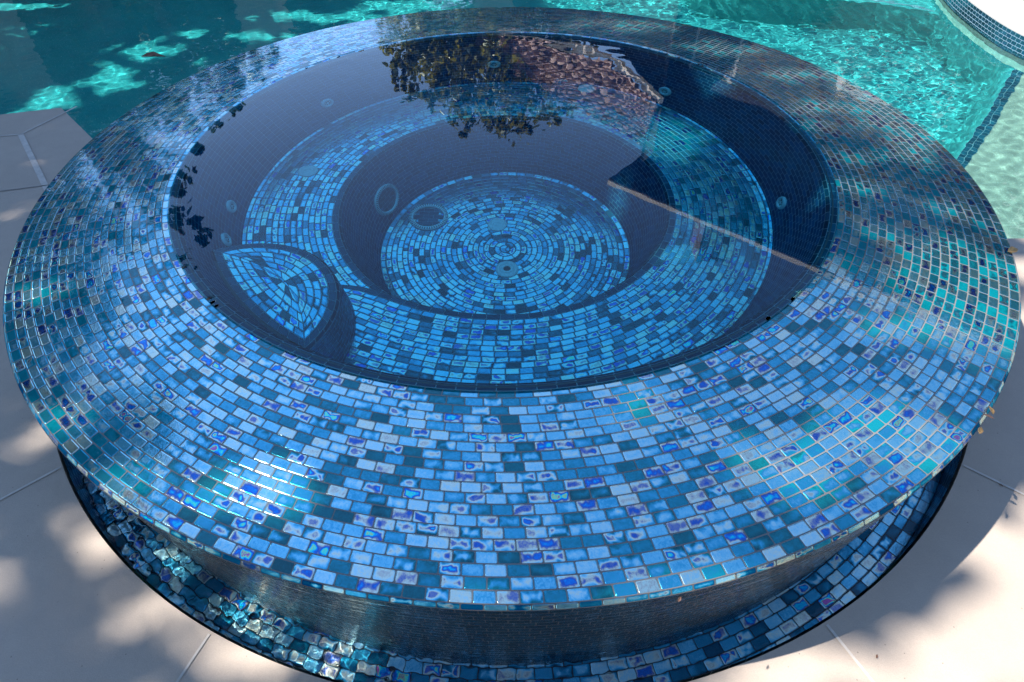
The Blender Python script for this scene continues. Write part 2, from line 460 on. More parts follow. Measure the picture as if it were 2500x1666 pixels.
lens_row(0, .012, SZ - .016, SZ, 1, sides='a')
ra, rb = SR - k + .004, WR - k + .004
ux, uy = SCX - CIN[0], SCY - CIN[1]; ul = math.hypot(ux, uy); ux /= ul; uy /= ul
for j in range(-16, 17):
    for i in range(-8, 9):
        a_, b_ = (i + (.5 if j % 2 else 0)) * TW, j * TH
        x, y = SCX - uy * a_ + ux * b_, SCY + ux * a_ + uy * b_
        if math.hypot(x - SCX, y - SCY) < ra + .012 and math.hypot(x - CIN[0], y - CIN[1]) < rb + .008:
            T.add(lambda a, b, x=x, y=y: Vector((x - uy * (a - .5) * TW + ux * (b - .5) * TH, y + ux * (a - .5) * TW + uy * (b - .5) * TH, SZ - .0015)), TW, TH)
o = T.build('step', [M_seat, M_trim], spa); P(o)
T = Tiles()
rows_between(T, circ(SR + .035, ZH - .03, (SCX, SCY)), circ(SR, SZ - .016, (SCX, SCY)), 11)
o2 = T.build('step_riser', M_inner, o)
P(disc_ring('mortar_bed', 0, SR - .08, SZ - .004, (SCX, SCY), (SCX, SCY), parent=spa))
P(disc_ring('mortar_bed', 0, RF, ZF - .004, CIN, CIN, parent=spa))

# ---- fittings
M_white = simple('white_plastic', (.80, .80, .80), .35, var=.04)
M_dark = simple('dark_recess', (.03, .04, .05), .5)
def lathe(prof, seg=32, M=None):
    vs = []; fs = []
    for r, z in prof:
        for i in range(seg):
            v = Vector((r * math.cos(2 * math.pi * i / seg), r * math.sin(2 * math.pi * i / seg), z))
            vs.append(M @ v if M else v)
    for j in range(len(prof) - 1):
        for i in range(seg):
            a = j * seg + i; b = j * seg + (i + 1) % seg
            fs.append((a, b, b + seg, a + seg))
    if prof[-1][0] > 1e-5: fs.append(tuple((len(prof) - 1) * seg + i for i in range(seg)))
    return vs, fs
def holes(n, r, rr, z, M):
    vs = []; fs = []
    for k in range(n):
        cx, cy_ = r * math.cos(2 * math.pi * k / n), r * math.sin(2 * math.pi * k / n); i0 = len(vs)
        for i in range(10): vs.append(M @ Vector((cx + rr * math.cos(i * .6283), cy_ + rr * math.sin(i * .6283), z)))
        fs.append(tuple(range(i0, i0 + 10)))
    return vs, fs
def fitting(name, M, kindf, label=None):
    if kindf == 'jet':
        v, f = lathe([(.040, 0), (.040, .005), (.035, .011), (.026, .013), (.022, .009), (.020, .003)], 32, M)
    elif kindf == 'disc':
        v, f = lathe([(.050, 0), (.048, .004), (.038, .006), (.036, .0045), (.034, .006), (.020, .007), (.018, .0055), (.016, .007)], 32, M)
    elif kindf == 'eye':
        v, f = lathe([(.056, 0), (.054, .006), (.036, .010), (.034, .004), (.031, .012), (.020, .014), (.017, .004)], 32, M)
    o = P(link(name, mesh(name, v, f), M_white, spa, True))
    if label: o['label'] = label
    if kindf == 'jet':
        v, f = holes(6, .0135, .0045, .0078, M); v2, f2 = lathe([(.020, .004), (.018, .007)], 24, M)
        off = len(v2); n = link('nozzle', mesh('nozzle', v2, f2), M_white, o)
        link('outlet', mesh('outlet', v, f), M_dark, o)
    if kindf == 'eye':
        v2, f2 = lathe([(.017, .006), (.0, .006)], 24, M); link('nozzle', mesh('nozzle', v2, f2), M_dark, o)
    return receiver(o)
slope = math.atan2(RW0 - RW1, ZW0 - ZW1)
for deg, z in ((141.2, -.34), (187.0, -.374), (198.5, -.364), (93.0, -.327), (44.6, -.321), (-8.0, -.341)):
    th = R(deg); r = wall_r(z)
    zdir = Vector((-math.cos(th) * math.cos(slope), -math.sin(th) * math.cos(slope), math.sin(slope)))
    M = zdir.to_track_quat('Z', 'Y').to_matrix().to_4x4(); M.translation = Vector((CIN[0] + r * math.cos(th), CIN[1] + r * math.sin(th), z)) + zdir * .001
    fitting('wall_jet', M, 'jet')
for x, y, z, kd in ((-1.0, .33, ZL, 'disc'), (.435, 1.115, ZH, 'disc'), (.94, .89, ZH, 'disc'), (-.072, .261, ZF, 'disc'), (-.022, -.062, ZF, 'eye')):
    fitting('suction_cover' if kd == 'disc' else 'floor_jet', Matrix.Translation((x, y, z + .001)), kd)
def ring_light(name, M, r):
    v, f = lathe([(r, 0), (r, .006), (r * .93, .012), (r * .80, .012), (r * .76, .004)], 56, M)
    f = f[:-1]
    o = P(receiver(link(name, mesh(name, v, f), M_white, spa)))
    vs = []; fs = []
    for k in range(48):
        a = 2 * math.pi * k / 48
        for da in (-.022, .022):
            for rr in (r * .84, r * .985): vs.append(M @ Vector((rr * math.cos(a + da), rr * math.sin(a + da), .0125)))
        i = 4 * k; fs.append((i, i + 1, i + 3, i + 2))
    link('slot', mesh('slot', vs, fs), M_dark, o)
    T = Tiles()
    nn = int(2 * r * .76 / TH)
    for j in range(-nn, nn + 1):
        for i in range(-8, 8):
            cx, cy_ = (i + (.5 if j % 2 else 0)) * .052, j * TH
            if math.hypot(cx, cy_) > r * .74: continue
            T.add(lambda a, b, cx=cx, cy_=cy_: M @ Vector((cx + (a - .5) * .052, cy_ + (b - .5) * TH, .004)), .052, TH)
    T.build('cover', M_plain, o)
    return o
ring_light('floor_drain', Matrix.Translation((-.43, .318, ZF + .001)), .102)
th = R(157.2); z = -.80; r = RF + (.752 - RF) * (z - ZF) / (ZL - ZF); sl = math.atan2(.752 - RF, ZL - ZF)
zdir = Vector((-math.cos(th) * math.cos(sl), -math.sin(th) * math.cos(sl), math.sin(sl)))
M = zdir.to_track_quat('Z', 'Y').to_matrix().to_4x4(); M.translation = Vector((CIN[0] + r * math.cos(th), CIN[1] + r * math.sin(th), z)) + zdir * .002
ring_light('underwater_lamp', M, .102)

# trough round the wall
T = Tiles(); rows_between(T, circ(1.80, -.64), circ(1.967, -.64), 5, R(150), R(375), tw=.055)
P(T.build('trough_floor', M_trough, spa))
T = Tiles(); rows_between(T, circ(1.967, -.64), circ(1.967, -.462), 6, R(150), R(375), tw=.055)
P(T.build('trough_wall', M_plain, spa))

# ---------------------------------------------------------------- waves
def waves(X, Y, comps, seed):
    rs = np.random.RandomState(seed); Z = np.zeros_like(X)
    for lam, amp, n in comps:
        for _ in range(n):
            a = rs.uniform(0, 2 * math.pi); l = lam * rs.uniform(.65, 1.5); k = 2 * math.pi / l
            ph = rs.uniform(0, 6.28)
            wx = .25 * l * np.sin(2 * math.pi * (X * rs.uniform(-1, 1) + Y * rs.uniform(-1, 1)) / (l * 4) + rs.uniform(0, 6.28))
            Z += amp / math.sqrt(n) * np.sin(k * (X * math.cos(a) + Y * math.sin(a) + wx) + ph)
    return Z
def grid_mesh(name, x0, x1, y0, y1, step, zf, keep=None):
    nx, ny = int((x1 - x0) / step), int((y1 - y0) / step)
    X, Y = np.meshgrid(np.linspace(x0, x1, nx + 1), np.linspace(y0, y1, ny + 1))
    Z = zf(X, Y); V = np.stack([X, Y, Z], -1).reshape(-1, 3)
    i = np.arange(nx * ny); jx, jy = i % nx, i // nx; a = jy * (nx + 1) + jx
    F = np.stack([a, a + 1, a + nx + 2, a + nx + 1], 1)
    if keep is not None:
        c = V[F].mean(1); F = F[keep(c[:, 0], c[:, 1])]
        used = np.unique(F); mp_ = -np.ones(len(V), int); mp_[used] = np.arange(len(used)); V = V[used]; F = mp_[F]
    me = bpy.data.meshes.new(name); me.vertices.add(len(V)); me.vertices.foreach_set('co', V.ravel())
    me.loops.add(F.size); me.loops.foreach_set('vertex_index', F.ravel().astype('i'))
    me.polygons.add(len(F)); me.polygons.foreach_set('loop_start', np.arange(0, F.size, 4, dtype='i'))
    me.update(calc_edges=True); me.validate()
    me.polygons.foreach_set('use_smooth', [True] * len(me.polygons))
    return me
# spa water: polar sheet just inside the rim
def polar_mesh(name, r0, r1, nr, nth, zf, c=(0, 0), th0=0, th1=2 * math.pi, close=True):
    th = np.linspace(th0, th1, nth + 1); rr = np.linspace(r0, r1, nr + 1)
    TT, RR = np.meshgrid(th, rr); X = c[0] + RR * np.cos(TT); Y = c[1] + RR * np.sin(TT); Z = zf(X, Y, TT, RR)
    V = np.stack([X, Y, Z], -1).reshape(-1, 3)
    i = np.arange(nth * nr); jx, jy = i % nth, i // nth; a = jy * (nth + 1) + jx
    F = np.stack([a, a + nth + 1, a + nth + 2, a + 1], 1)
    me = bpy.data.meshes.new(name); me.vertices.add(len(V)); me.vertices.foreach_set('co', V.ravel())
    me.loops.add(F.size); me.loops.foreach_set('vertex_index', F.ravel().astype('i'))
    me.polygons.add(len(F)); me.polygons.foreach_set('loop_start', np.arange(0, F.size, 4, dtype='i'))
    me.update(calc_edges=True); me.polygons.foreach_set('use_smooth', [True] * len(F))
    return me
def spaz(X, Y):
    far = np.clip((Y + .2) / 1.2, .25, 1.3)
    return .0022 + far * waves(X, Y, [(.10, .000035, 9), (.20, .00006, 7), (.5, .00014, 5), (.06, .000022, 8)], 3)
me = grid_mesh('spa_water', -1.43, 1.37, -1.32, 1.48, .018, spaz, lambda x, y: np.hypot(x - CIN[0], y - CIN[1]) < 1.385)
# snap the border to a clean circle
co = np.zeros(len(me.vertices) * 3, 'f'); me.vertices.foreach_get('co', co); co = co.reshape(-1, 3)
dx = co[:, 0] - CIN[0]; dy = co[:, 1] - CIN[1]; rr = np.hypot(dx, dy); b = rr > 1.366
co[b, 0] = CIN[0] + dx[b] / rr[b] * 1.376; co[b, 1] = CIN[1] + dy[b] / rr[b] * 1.376; co[rr > 1.33, 2] = .0020
me.vertices.foreach_set('co', co.ravel()); me.update()
spw = caster(kind(link('water', me, M_spawater)))
# trough water
def tz(X, Y, TT, RR):
    deg = np.degrees(TT) % 360
    a = np.interp(deg, [180, 225, 250, 275, 292, 325, 345], [1.0, 1.0, .9, .55, .14, .16, .6])
    return -.565 + a * waves(X, Y, [(.038, .0013, 10), (.022, .0010, 10), (.09, .0012, 5)], 11)
me = polar_mesh('trough_water', 1.80, 1.967, 30, 1300, tz, th0=R(165), th1=R(375))
trw = caster(kind(link('water', me, M_clearwater)))

# ================================================================ MAIN POOL
POOLZ = -.58
def pz(X, Y):
    left = np.clip((-X - .6) / 2.0, 0, 1)
    A = 1 - .55 * left
    return POOLZ + A * waves(X, Y, [(.06, .0004, 12), (.10, .0008, 12), (.17, .0008, 10), (.34, .0008, 8), (.8, .0014, 5)], 5)
pw = caster(kind(link('pool_water', grid_mesh('pool_water', -7.5, 6.0, -.6, 6.8, .020, pz, lambda x, y: np.hypot(x, y) > 1.7), M_poolwater)))

def plaster(name, c1, c2, c3):
    mt, nt = new_mat(name); geo = N(nt, 'ShaderNodeNewGeometry')
    n1 = noise(nt, geo.outputs['Position'], 2.0, 4, .6).outputs['Fac']
    v = N(nt, 'ShaderNodeTexVoronoi', Scale=110.0); nt.links.new(geo.outputs['Position'], v.inputs['Vector'])
    c = mixc(nt, maprange(nt, n1, .3, .7, 0, 1), c1, c2)
    c = mixc(nt, maprange(nt, v.outputs['Distance'], .0, .35, .55, 0), c, c3)
    p = N(nt, 'ShaderNodeBsdfDiffuse'); nt.links.new(c, p.inputs['Color']); finish(nt, p.outputs[0]); return mt
M_deep = plaster('pebble_plaster_deep', (.045, .30, .33), (.065, .38, .40), (.50, .74, .72))
M_shelf = plaster('pebble_plaster_shelf', (.34, .28, .25), (.42, .34, .30), (.80, .68, .62))
def box(vs, fs, x0, x1, y0, y1, z0, z1):
    i = len(vs)
    vs += [(x0, y0, z0), (x1, y0, z0), (x1, y1, z0), (x0, y1, z0), (x0, y0, z1), (x1, y0, z1), (x1, y1, z1), (x0, y1, z1)]
    fs += [(i, i + 3, i + 2, i + 1), (i + 4, i + 5, i + 6, i + 7), (i, i + 1, i + 5, i + 4), (i + 1, i + 2, i + 6, i + 5), (i + 2, i + 3, i + 7, i + 6), (i + 3, i, i + 4, i + 7)]
def prism(poly, z0, z1):
    n = len(poly); vs = [(x, y, z0) for x, y in poly] + [(x, y, z1) for x, y in poly]
    fs = [tuple(range(n - 1, -1, -1)), tuple(range(n, 2 * n))] + [(i, (i + 1) % n, n + (i + 1) % n, n + i) for i in range(n)]
    return vs, fs
def curve_pts(pts, n=12):
    out = []
    for i in range(len(pts) - 1):
        p0 = pts[max(0, i - 1)]; p1 = pts[i]; p2 = pts[i + 1]; p3 = pts[min(len(pts) - 1, i + 2)]
        for k in range(n):
            t = k / n
            out.append(tuple(.5 * (2 * p1[d] + (p2[d] - p0[d]) * t + (2 * p0[d] - 5 * p1[d] + 4 * p2[d] - p3[d]) * t * t + (3 * p1[d] - p0[d] - 3 * p2[d] + p3[d]) * t ** 3) for d in (0, 1)))
    out.append(pts[-1]); return out
vs = [(-9, -2, -1.72), (9, -2, -1.72), (9, 9, -1.72), (-9, 9, -1.72)]
pf = receiver(kind(link('pool_floor', mesh('pool_floor', vs, [(0, 1, 2, 3)]), M_deep)))
# shelf on the right
SB = [(2.2, .35), (2.94, 1.23), (3.57, 1.98), (4.12, 2.74), (4.6, 3.4), (5.2, 4.0), (7.5, 4.0), (7.5, -1.0), (1.2, -1.0)]
v, f = prism(SB, -1.9, -.88)
shf = receiver(kind(link('pool_shelf', mesh('pool_shelf', v, f), M_shelf)))
def cove(line, r, z0, z1, mat, name, wide=None):
    vs = []; fs = []; n = 8
    for i, p in enumerate(line):
        q0 = line[max(0, i - 1)]; q1 = line[min(len(line) - 1, i + 1)]
        tx, ty = q1[0] - q0[0], q1[1] - q0[1]; l = math.hypot(tx, ty); nx_, ny_ = -ty / l * r, tx / l * r
        for k in range(n + 1):
            a = k / n * math.pi / 2
            vs.append((p[0] + nx_ * (1 - math.cos(a)), p[1] + ny_ * (1 - math.cos(a)), z0 + (z1 - z0) * (math.sin(a) ** .8)))
    for i in range(len(line) - 1):
        for k in range(n): a = i * (n + 1) + k; fs.append((a, a + 1, a + n + 2, a + n + 1))
    return receiver(kind(link(name, mesh(name, vs, fs), mat, None, True)))
def cove2(line, z0, z1, r, mat, name):
    # top edge rounded over, foot swept out to the floor
    vs = []; fs = []
    prof = [(0, 0), (.05, -.02), (.10, -.10), (.14, -.35), (.22, -.70), (.42, -.92), (.80, -1.0)]
    for i, p in enumerate(line):
        q0 = line[max(0, i - 1)]; q1 = line[min(len(line) - 1, i + 1)]
        tx, ty = q1[0] - q0[0], q1[1] - q0[1]; l = math.hypot(tx, ty); nx_, ny_ = -ty / l, tx / l
        for a, b_ in prof: vs.append((p[0] + nx_ * a * r, p[1] + ny_ * a * r, z0 + (z0 - z1) * b_))
    n = len(prof)
    for i in range(len(line) - 1):
        for k in range(n - 1): a = i * n + k; fs.append((a, a + 1, a + n + 1, a + n))
    return receiver(kind(link(name, mesh(name, vs, fs), mat, None, True)))
cove2(curve_pts([(2.2, .35), (2.94, 1.23), (3.57, 1.98), (4.10, 2.71)], 4), -.876, -1.725, .75, M_deep, 'pool_shelf')
# bench along the far side
BT = [(1.9, 4.9), (1.98, 4.62), (2.3, 4.42), (3.04, 4.24), (3.54, 4.13), (3.84, 3.95), (4.0, 3.80), (5.5, 4.0), (5.5, 7.5), (1.9, 7.5), (1.9, 5.2)]
v, f = prism(BT, -1.9, -.98)
pb = receiver(kind(link('pool_bench', mesh('pool_bench', v, f), M_deep)))
# pale ledge at the foot of the curved wall
def strip(pts, wdt, z, h=.02):
    """raised band following pts"""
    vs = []; fs = []
    for i, p in enumerate(pts):
        q0 = pts[max(0, i - 1)]; q1 = pts[min(len(pts) - 1, i + 1)]
        tx, ty = q1[0] - q0[0], q1[1] - q0[1]; l = math.hypot(tx, ty); nx_, ny_ = -ty / l, tx / l
        vs += [(p[0], p[1], z), (p[0] + nx_ * wdt, p[1] + ny_ * wdt, z), (p[0], p[1], z + h), (p[0] + nx_ * wdt, p[1] + ny_ * wdt, z + h)]
    for i in range(len(pts) - 1):
        a = 4 * i; b = a + 4
        fs += [(a + 2, b + 2, b + 3, a + 3), (a, b, b + 2, a + 2), (a + 1, a + 3, b + 3, b + 1)]
    return vs, fs
def tile_band(name, pts, wdt, z, nrows, parent=None, tw=.052, zdir=False):
    """rows of tile along pts; flat (width wdt) or standing (height wdt)"""
    T = Tiles(); segs = []
    L = [0]
    for a, b_ in zip(pts, pts[1:]): L.append(L[-1] + math.hypot(b_[0] - a[0], b_[1] - a[1]))
    def at(s):
        s = min(max(s, 0), L[-1] - 1e-6)
        i = max(j for j in range(len(L) - 1) if L[j] <= s); t = (s - L[i]) / (L[i + 1] - L[i])
        p = (pts[i][0] + (pts[i + 1][0] - pts[i][0]) * t, pts[i][1] + (pts[i + 1][1] - pts[i][1]) * t)
        dx, dy = pts[i + 1][0] - pts[i][0], pts[i + 1][1] - pts[i][1]; l = math.hypot(dx, dy)
        return p, (-dy / l, dx / l)
    n = int(L[-1] / tw); hh = wdt / nrows
    for k in range(nrows):
        for i in range(n):
            s0 = (i + (.5 if k % 2 else 0)) * tw
            def g(a, b, s0=s0, k=k):
                p, nn = at(s0 + a * tw); o_ = (k + b) * hh
                return Vector((p[0], p[1], z + o_)) if zdir else Vector((p[0] + nn[0] * o_, p[1] + nn[1] * o_, z))
            T.add(g, tw, hh)
    return T.build(name, M_plain, parent)
cw = curve_pts([(4.8, 5.8), (4.25, 4.6), (4.01, 3.84), (3.93, 3.16), (3.97, 2.55), (4.25, 1.8), (5.0, 1.1)])
M_pale = simple('pale_plaster', (.80, .76, .66), .8, nscale=8)
tb = kind(tile_band('tile_trim', [(2.36, .50), (2.9, 1.14), (3.40, 1.73), (4.05, 2.53)], .075, -.876, 2), 'structure')
tb2 = kind(tile_band('tile_trim', [(3.99, 3.87), (3.84, 4.02), (3.54, 4.20), (3.04, 4.31), (2.3, 4.49)], -.05, -.976, 2), 'structure')
def pool_side(off, z0, z1, mat):
    vs = []; fs = []
    for x, y in cw: vs += [(x - off, y, z0), (x - off, y, z1)]
    for i in range(len(cw) - 1): fs.append((2 * i, 2 * i + 1, 2 * i + 3, 2 * i + 2))
    return receiver(kind(link('pool_wall', mesh('pool_wall', vs, fs), mat)))
pool_side(.010, -.64, -.735, M_shelf); pool_side(.013, -.735, -.86, M_pale); pool_side(.010, -.86, -1.73, M_deep)

# ================================================================ DECK
def stone():
    mt, nt = new_mat('limestone'); geo = N(nt, 'ShaderNodeNewGeometry'); pos = geo.outputs['Position']
    a = noise(nt, pos, 1.7, 6, .6, .4).outputs['Fac']; b_ = noise(nt, pos, 9, 5, .65).outputs['Fac']; c_ = noise(nt, pos, 380, 2, .6).outputs['Fac']
    c = mixc(nt, maprange(nt, a, .3, .7, 0, 1), (.41, .335, .275), (.47, .385, .315))
    c = mixc(nt, maprange(nt, b_, .35, .75, 0, .35), c, (.33, .275, .225))
    c = mixc(nt, maprange(nt, c_, .3, .75, 0, .35), c, (.24, .215, .185))
    sp = N(nt, 'ShaderNodeTexVoronoi', Scale=26.0); nt.links.new(pos, sp.inputs['Vector'])
    c = mixc(nt, maprange(nt, sp.outputs['Distance'], .035, .06, .7, 0), c, (.12, .10, .09))
    p = N(nt, 'ShaderNodeBsdfPrincipled', Roughness=.75); nt.links.new(c, p.inputs['Base Color'])
    nt.links.new(bump(nt, math_(nt, 'ADD', b_, math_(nt, 'MULTIPLY', c_, .25)), .002), p.inputs['Normal'])
    finish(nt, p.outputs[0]); return mt
M_stone = stone()
M_joint = simple('joint_mortar', (.50, .45, .40), .9, nscale=30)
M_jdark = simple('open_joint', (.24, .22, .20), .9, nscale=30)
DZ = -.456
def arc(r, d0, d1, n=48, c=(0, 0)): return [(c[0] + r * math.cos(R(d0 + (d1 - d0) * i / n)), c[1] + r * math.sin(R(d0 + (d1 - d0) * i / n))) for i in range(n + 1)]
def deck_poly():
    # outer boundary then back along the trough's edge
    a = arc(1.975, 165.5, 360.8, 150)
    outer = [(2.42, .03), (7, .03), (7, -7), (-9, -7), (-9, -.15), (-2.898, 1.487), (-2.30, .86), (-1.913, .495)]
    return a + outer
import mathutils.geometry as mg
def flat_poly(name, poly, z, mat, thick=.30):
    tris = mg.tessellate_polygon([[Vector((x, y, 0)) for x, y in poly]])
    n = len(poly); vs = [(x, y, z) for x, y in poly] + [(x, y, z - thick) for x, y in poly]
    fs = []
    for t in tris:
        a, b_, c_ = [Vector((*poly[i], 0)) for i in t]
        fs.append(tuple(t) if (b_ - a).cross(c_ - a).z > 0 else tuple(reversed(t)))
    fs += [(i, (i + 1) % n, n + (i + 1) % n, n + i) for i in range(n)]
    me = mesh(name, vs, fs); return me
deck = receiver(kind(link('pool_deck', flat_poly('pool_deck', deck_poly(), DZ, M_stone, .9), M_stone)))
def joint(p, q, wd, mat, name='deck_joint'):
    d = Vector((q[0] - p[0], q[1] - p[1])); d.normalize(); n = Vector((-d.y, d.x)) * wd / 2
    vs = [(p[0] + n.x, p[1] + n.y, DZ + .003), (p[0] - n.x, p[1] - n.y, DZ + .003), (q[0] - n.x, q[1] - n.y, DZ + .003), (q[0] + n.x, q[1] + n.y, DZ + .003)]
    return kind(link(name, mesh(name, vs, [(0, 1, 2, 3)]), mat))
joint((-1.545, -1.235), (-2.9, -2.45), .008, M_joint)
joint((-.855, -1.79), (-1.30, -3.0), .007, M_joint)
joint((.885, -1.775), (1.7, -3.5), .008, M_joint)
joint((1.535, -1.25), (3.2, -2.60), .008, M_joint)
joint((-1.80, -.85), (-1.86, -.88), .008, M_joint)
joint((-2.963, 1.129), (-2.40, .40), .030, M_joint)
joint((-2.963, 1.129), (-2.80, 1.50), .012, M_joint)
joint((-2.963, 1.129), (-4.5, .90), .010, M_joint)
joint((-2.50, .56), (-4.5, .05), .008, M_jdark)
# raised-edge line beside the trough at far left
c_ = arc(2.06, 165, 205, 30)
v, f = strip(c_, .006, DZ, .003); kind(link('deck_joint', mesh('deck_joint', v, f), M_jdark))
# far deck behind the curved wall
fd = [(x, y) for x, y in cw] + [(9, 1.0), (9, 5.6)]
far = receiver(kind(link('far_deck', flat_poly('far_deck', fd, DZ, M_stone, .9), simple('bright_limestone', (.33, .32, .30), .8, nscale=3, var=.06)))
           )
tb3 = kind(tile_band('waterline_tile', [(x - .004, y) for x, y in cw], .196, DZ - .20, 7, zdir=True), 'structure')
# deck beyond the pool
vs, fs = [], []
box(vs, fs, -14, 12, 6.6, 14, -1.5, DZ); bd = kind(link('far_deck', mesh('far_deck', vs, fs), M_stone))
vs, fs = [], []
box(vs, fs, -14, -6.6, -.8, 7, -1.5, DZ); bd2 = kind(link('far_deck', mesh('far_deck', vs, fs), M_stone))
M_grass = simple('lawn', (.05, .09, .03), .9, nscale=6, var=.4)
g = kind(link('ground', mesh('ground', [(-200, -200, -2.2), (200, -200, -2.2), (200, 200, -2.2), (-200, 200, -2.2)], [(0, 1, 2, 3)]), M_grass))

# ================================================================ TREES
def leafmat(name, c1, c2, tr):
    mt, nt = new_mat(name)
    at = N(nt, 'ShaderNodeNewGeometry')
    c = mixc(nt, at.outputs['Random Per Island'], c1, c2)
    d = N(nt, 'ShaderNodeBsdfDiffuse'); nt.links.new(c, d.inputs[0])
    t = N(nt, 'ShaderNodeBsdfTranslucent'); nt.links.new(mixc(nt, .5, c, tr), t.inputs[0])
    gl = N(nt, 'ShaderNodeBsdfGlossy', Roughness=.35); gl.inputs[0].default_value = (.8, .9, .8, 1)
    s = mixs(nt, .35, d.outputs[0], t.outputs[0]); finish(nt, mixs(nt, .06, s, gl.outputs[0])); return mt
M_leaf = leafmat('leaf_green', (.04, .07, .015), (.17, .18, .04), (.55, .48, .05))
M_leafd = leafmat('leaf_dark', (.015, .03, .012), (.05, .08, .02), (.12, .18, .02))
M_bark = simple('bark', (.12, .09, .07), .9, 25, .01)
def leaves_mesh(name, P_, size, jitter=.35, droop=.3):
    """P_: n x 3 leaf centres; pointed six-sided leaves, slightly folded"""
    n = len(P_)
    a = rng.normal(size=(n, 3)); a[:, 2] -= droop; a /= np.linalg.norm(a, axis=1)[:, None]
    b_ = rng.normal(size=(n, 3)); b_ -= (b_ * a).sum(1)[:, None] * a; b_ /= np.linalg.norm(b_, axis=1)[:, None]
    c_ = np.cross(a, b_)
    s = size * rng.uniform(1 - jitter, 1 + jitter, n)[:, None]
    prof = [(-.5, 0, 0), (-.2, .27, .06), (.2, .24, .06), (.55, 0, 0), (.2, -.24, .06), (-.2, -.27, .06)]
    V = np.stack([P_ + s * (x * a + y * b_ + z_ * c_) for x, y, z_ in prof], 1).reshape(-1, 3)
    i = np.arange(n)[:, None] * 6
    F = np.concatenate([i + np.array([[0, 1, 2, 3]]), i + np.array([[0, 3, 4, 5]])], 1).reshape(-1, 4)
    me = bpy.data.meshes.new(name); me.vertices.add(len(V)); me.vertices.foreach_set('co', V.ravel())
    me.loops.add(F.size); me.loops.foreach_set('vertex_index', F.ravel().astype('i'))
    me.polygons.add(len(F)); me.polygons.foreach_set('loop_start', np.arange(0, F.size, 4, dtype='i'))
    me.update(calc_edges=True); return me
def limb(vs, fs, p, q, r0, r1, seg=8):
    p, q = Vector(p), Vector(q); d = (q - p).normalized(); x = d.orthogonal().normalized(); y = d.cross(x)
    i0 = len(vs)
    for c_, r_ in ((p, r0), (p.lerp(q, .5) + x * r0 * .5, (r0 + r1) / 2), (q, r1)):
        for k in range(seg): a = 2 * math.pi * k / seg; vs.append(c_ + (x * math.cos(a) + y * math.sin(a)) * r_)
    for j in range(2):
        for k in range(seg): a = i0 + j * seg + k; b2 = i0 + j * seg + (k + 1) % seg; fs.append((a, b2, b2 + seg, a + seg))
def clumps(blobs, n, spread=.8):
    """leaf positions: clusters spread through ellipsoids (x,y,z,rx,ry,rz,weight)"""
    out = []
    ws = np.array([b[6] for b in blobs], float); ws /= ws.sum()
    for b, w_ in zip(blobs, ws):
        k = max(4, int(n * w_ / 26)); d = rng.normal(size=(k, 3)); d /= np.linalg.norm(d, axis=1)[:, None]
        cc = np.array(b[:3]) + d * (rng.uniform(.15, 1, k) ** .5)[:, None] * np.array(b[3:6])
        cr_ = rng.uniform(.06, .22, k) * max(b[3:6]) * spread
        for c_, r_ in zip(cc, cr_): out.append(c_ + rng.normal(size=(26, 3)) * r_ * np.array([1, 1, 1.25]) * .6)
    return np.concatenate(out)
def tree(name, label, base, trunk_r, blobs, n, size, mat, limbs_to=None, group=None):
    t = thing(name, label, 'tree', base, group)
    inv = Vector(base)
    cl = clumps(blobs, n)
    cl = cl[~lit(cl - cl[:, 2:3] / SUN[2] * np.array(SUN)[None, :], False)]
    me = leaves_mesh('crown', cl, size); o = link('crown', me, mat, t); o.location = -inv
    vs, fs = [], []; top = Vector(blobs[0][:3]) - Vector((0, 0, blobs[0][5] * .3))
    limb(vs, fs, base, top, trunk_r, trunk_r * .55, 12)
    for b in blobs: limb(vs, fs, Vector(base).lerp(top, .7), Vector(b[:3]), trunk_r * .45, trunk_r * .12)
    o = link('trunk', mesh('trunk', vs, fs), M_bark, t, True); o.location = -inv
    return t
def mdir(az, el, D):
    """point seen mirrored in the spa at azimuth az, elevation el and ground distance D"""
    return (D * math.sin(R(az)), -2.447 + D * math.cos(R(az)), D * math.tan(R(el)) - 1.384)
# the tall shade tree whose crown stands over the left side: leaves lie along the sun's path to the shaded ground
LIT = [(-.69, -1.575, .24, .055, 0), (-.95, -1.60, .13, .06, 0), (-1.22, -1.38, .10, .04, 0), (.31, -1.36, .20, .045, 0), (.74, -1.56, .26, .12, 0), (1.0, -1.48, .28, .16, 0), (1.38, -1.10, .30, .14, 0), (1.62, -.86, .16, .08, 0), (1.70, -.42, .14, .08, 0), (1.55, -.02, .20, .04, 0), (1.50, .28, .22, .03, 0),
       (1.52, -.66, .36, .15, 0), (1.52, -.90, .26, .20, 0), (-1.50, -1.45, .16, .06, 0), (-1.28, -1.66, .16, .06, 0), (-1.0, -1.80, .16, .06, 0), (.70, 1.58, .60, .13, 0), (1.22, 1.22, .30, .12, 0), (1.50, .85, .22, .07, 0), (1.50, .47, .20, .07, 0), (1.36, -.24, .22, .05, 0), (1.75, .1, .08, .25, 0),
       (.60, .56, .16, .20, 0), (.45, -.35, .12, .05, 0), (.15, .35, .10, .05, 0), (1.05, .80, .10, .12, 0), (1.15, -.60, .10, .03, 0), (-1.55, -.85, .12, .04, 0)]
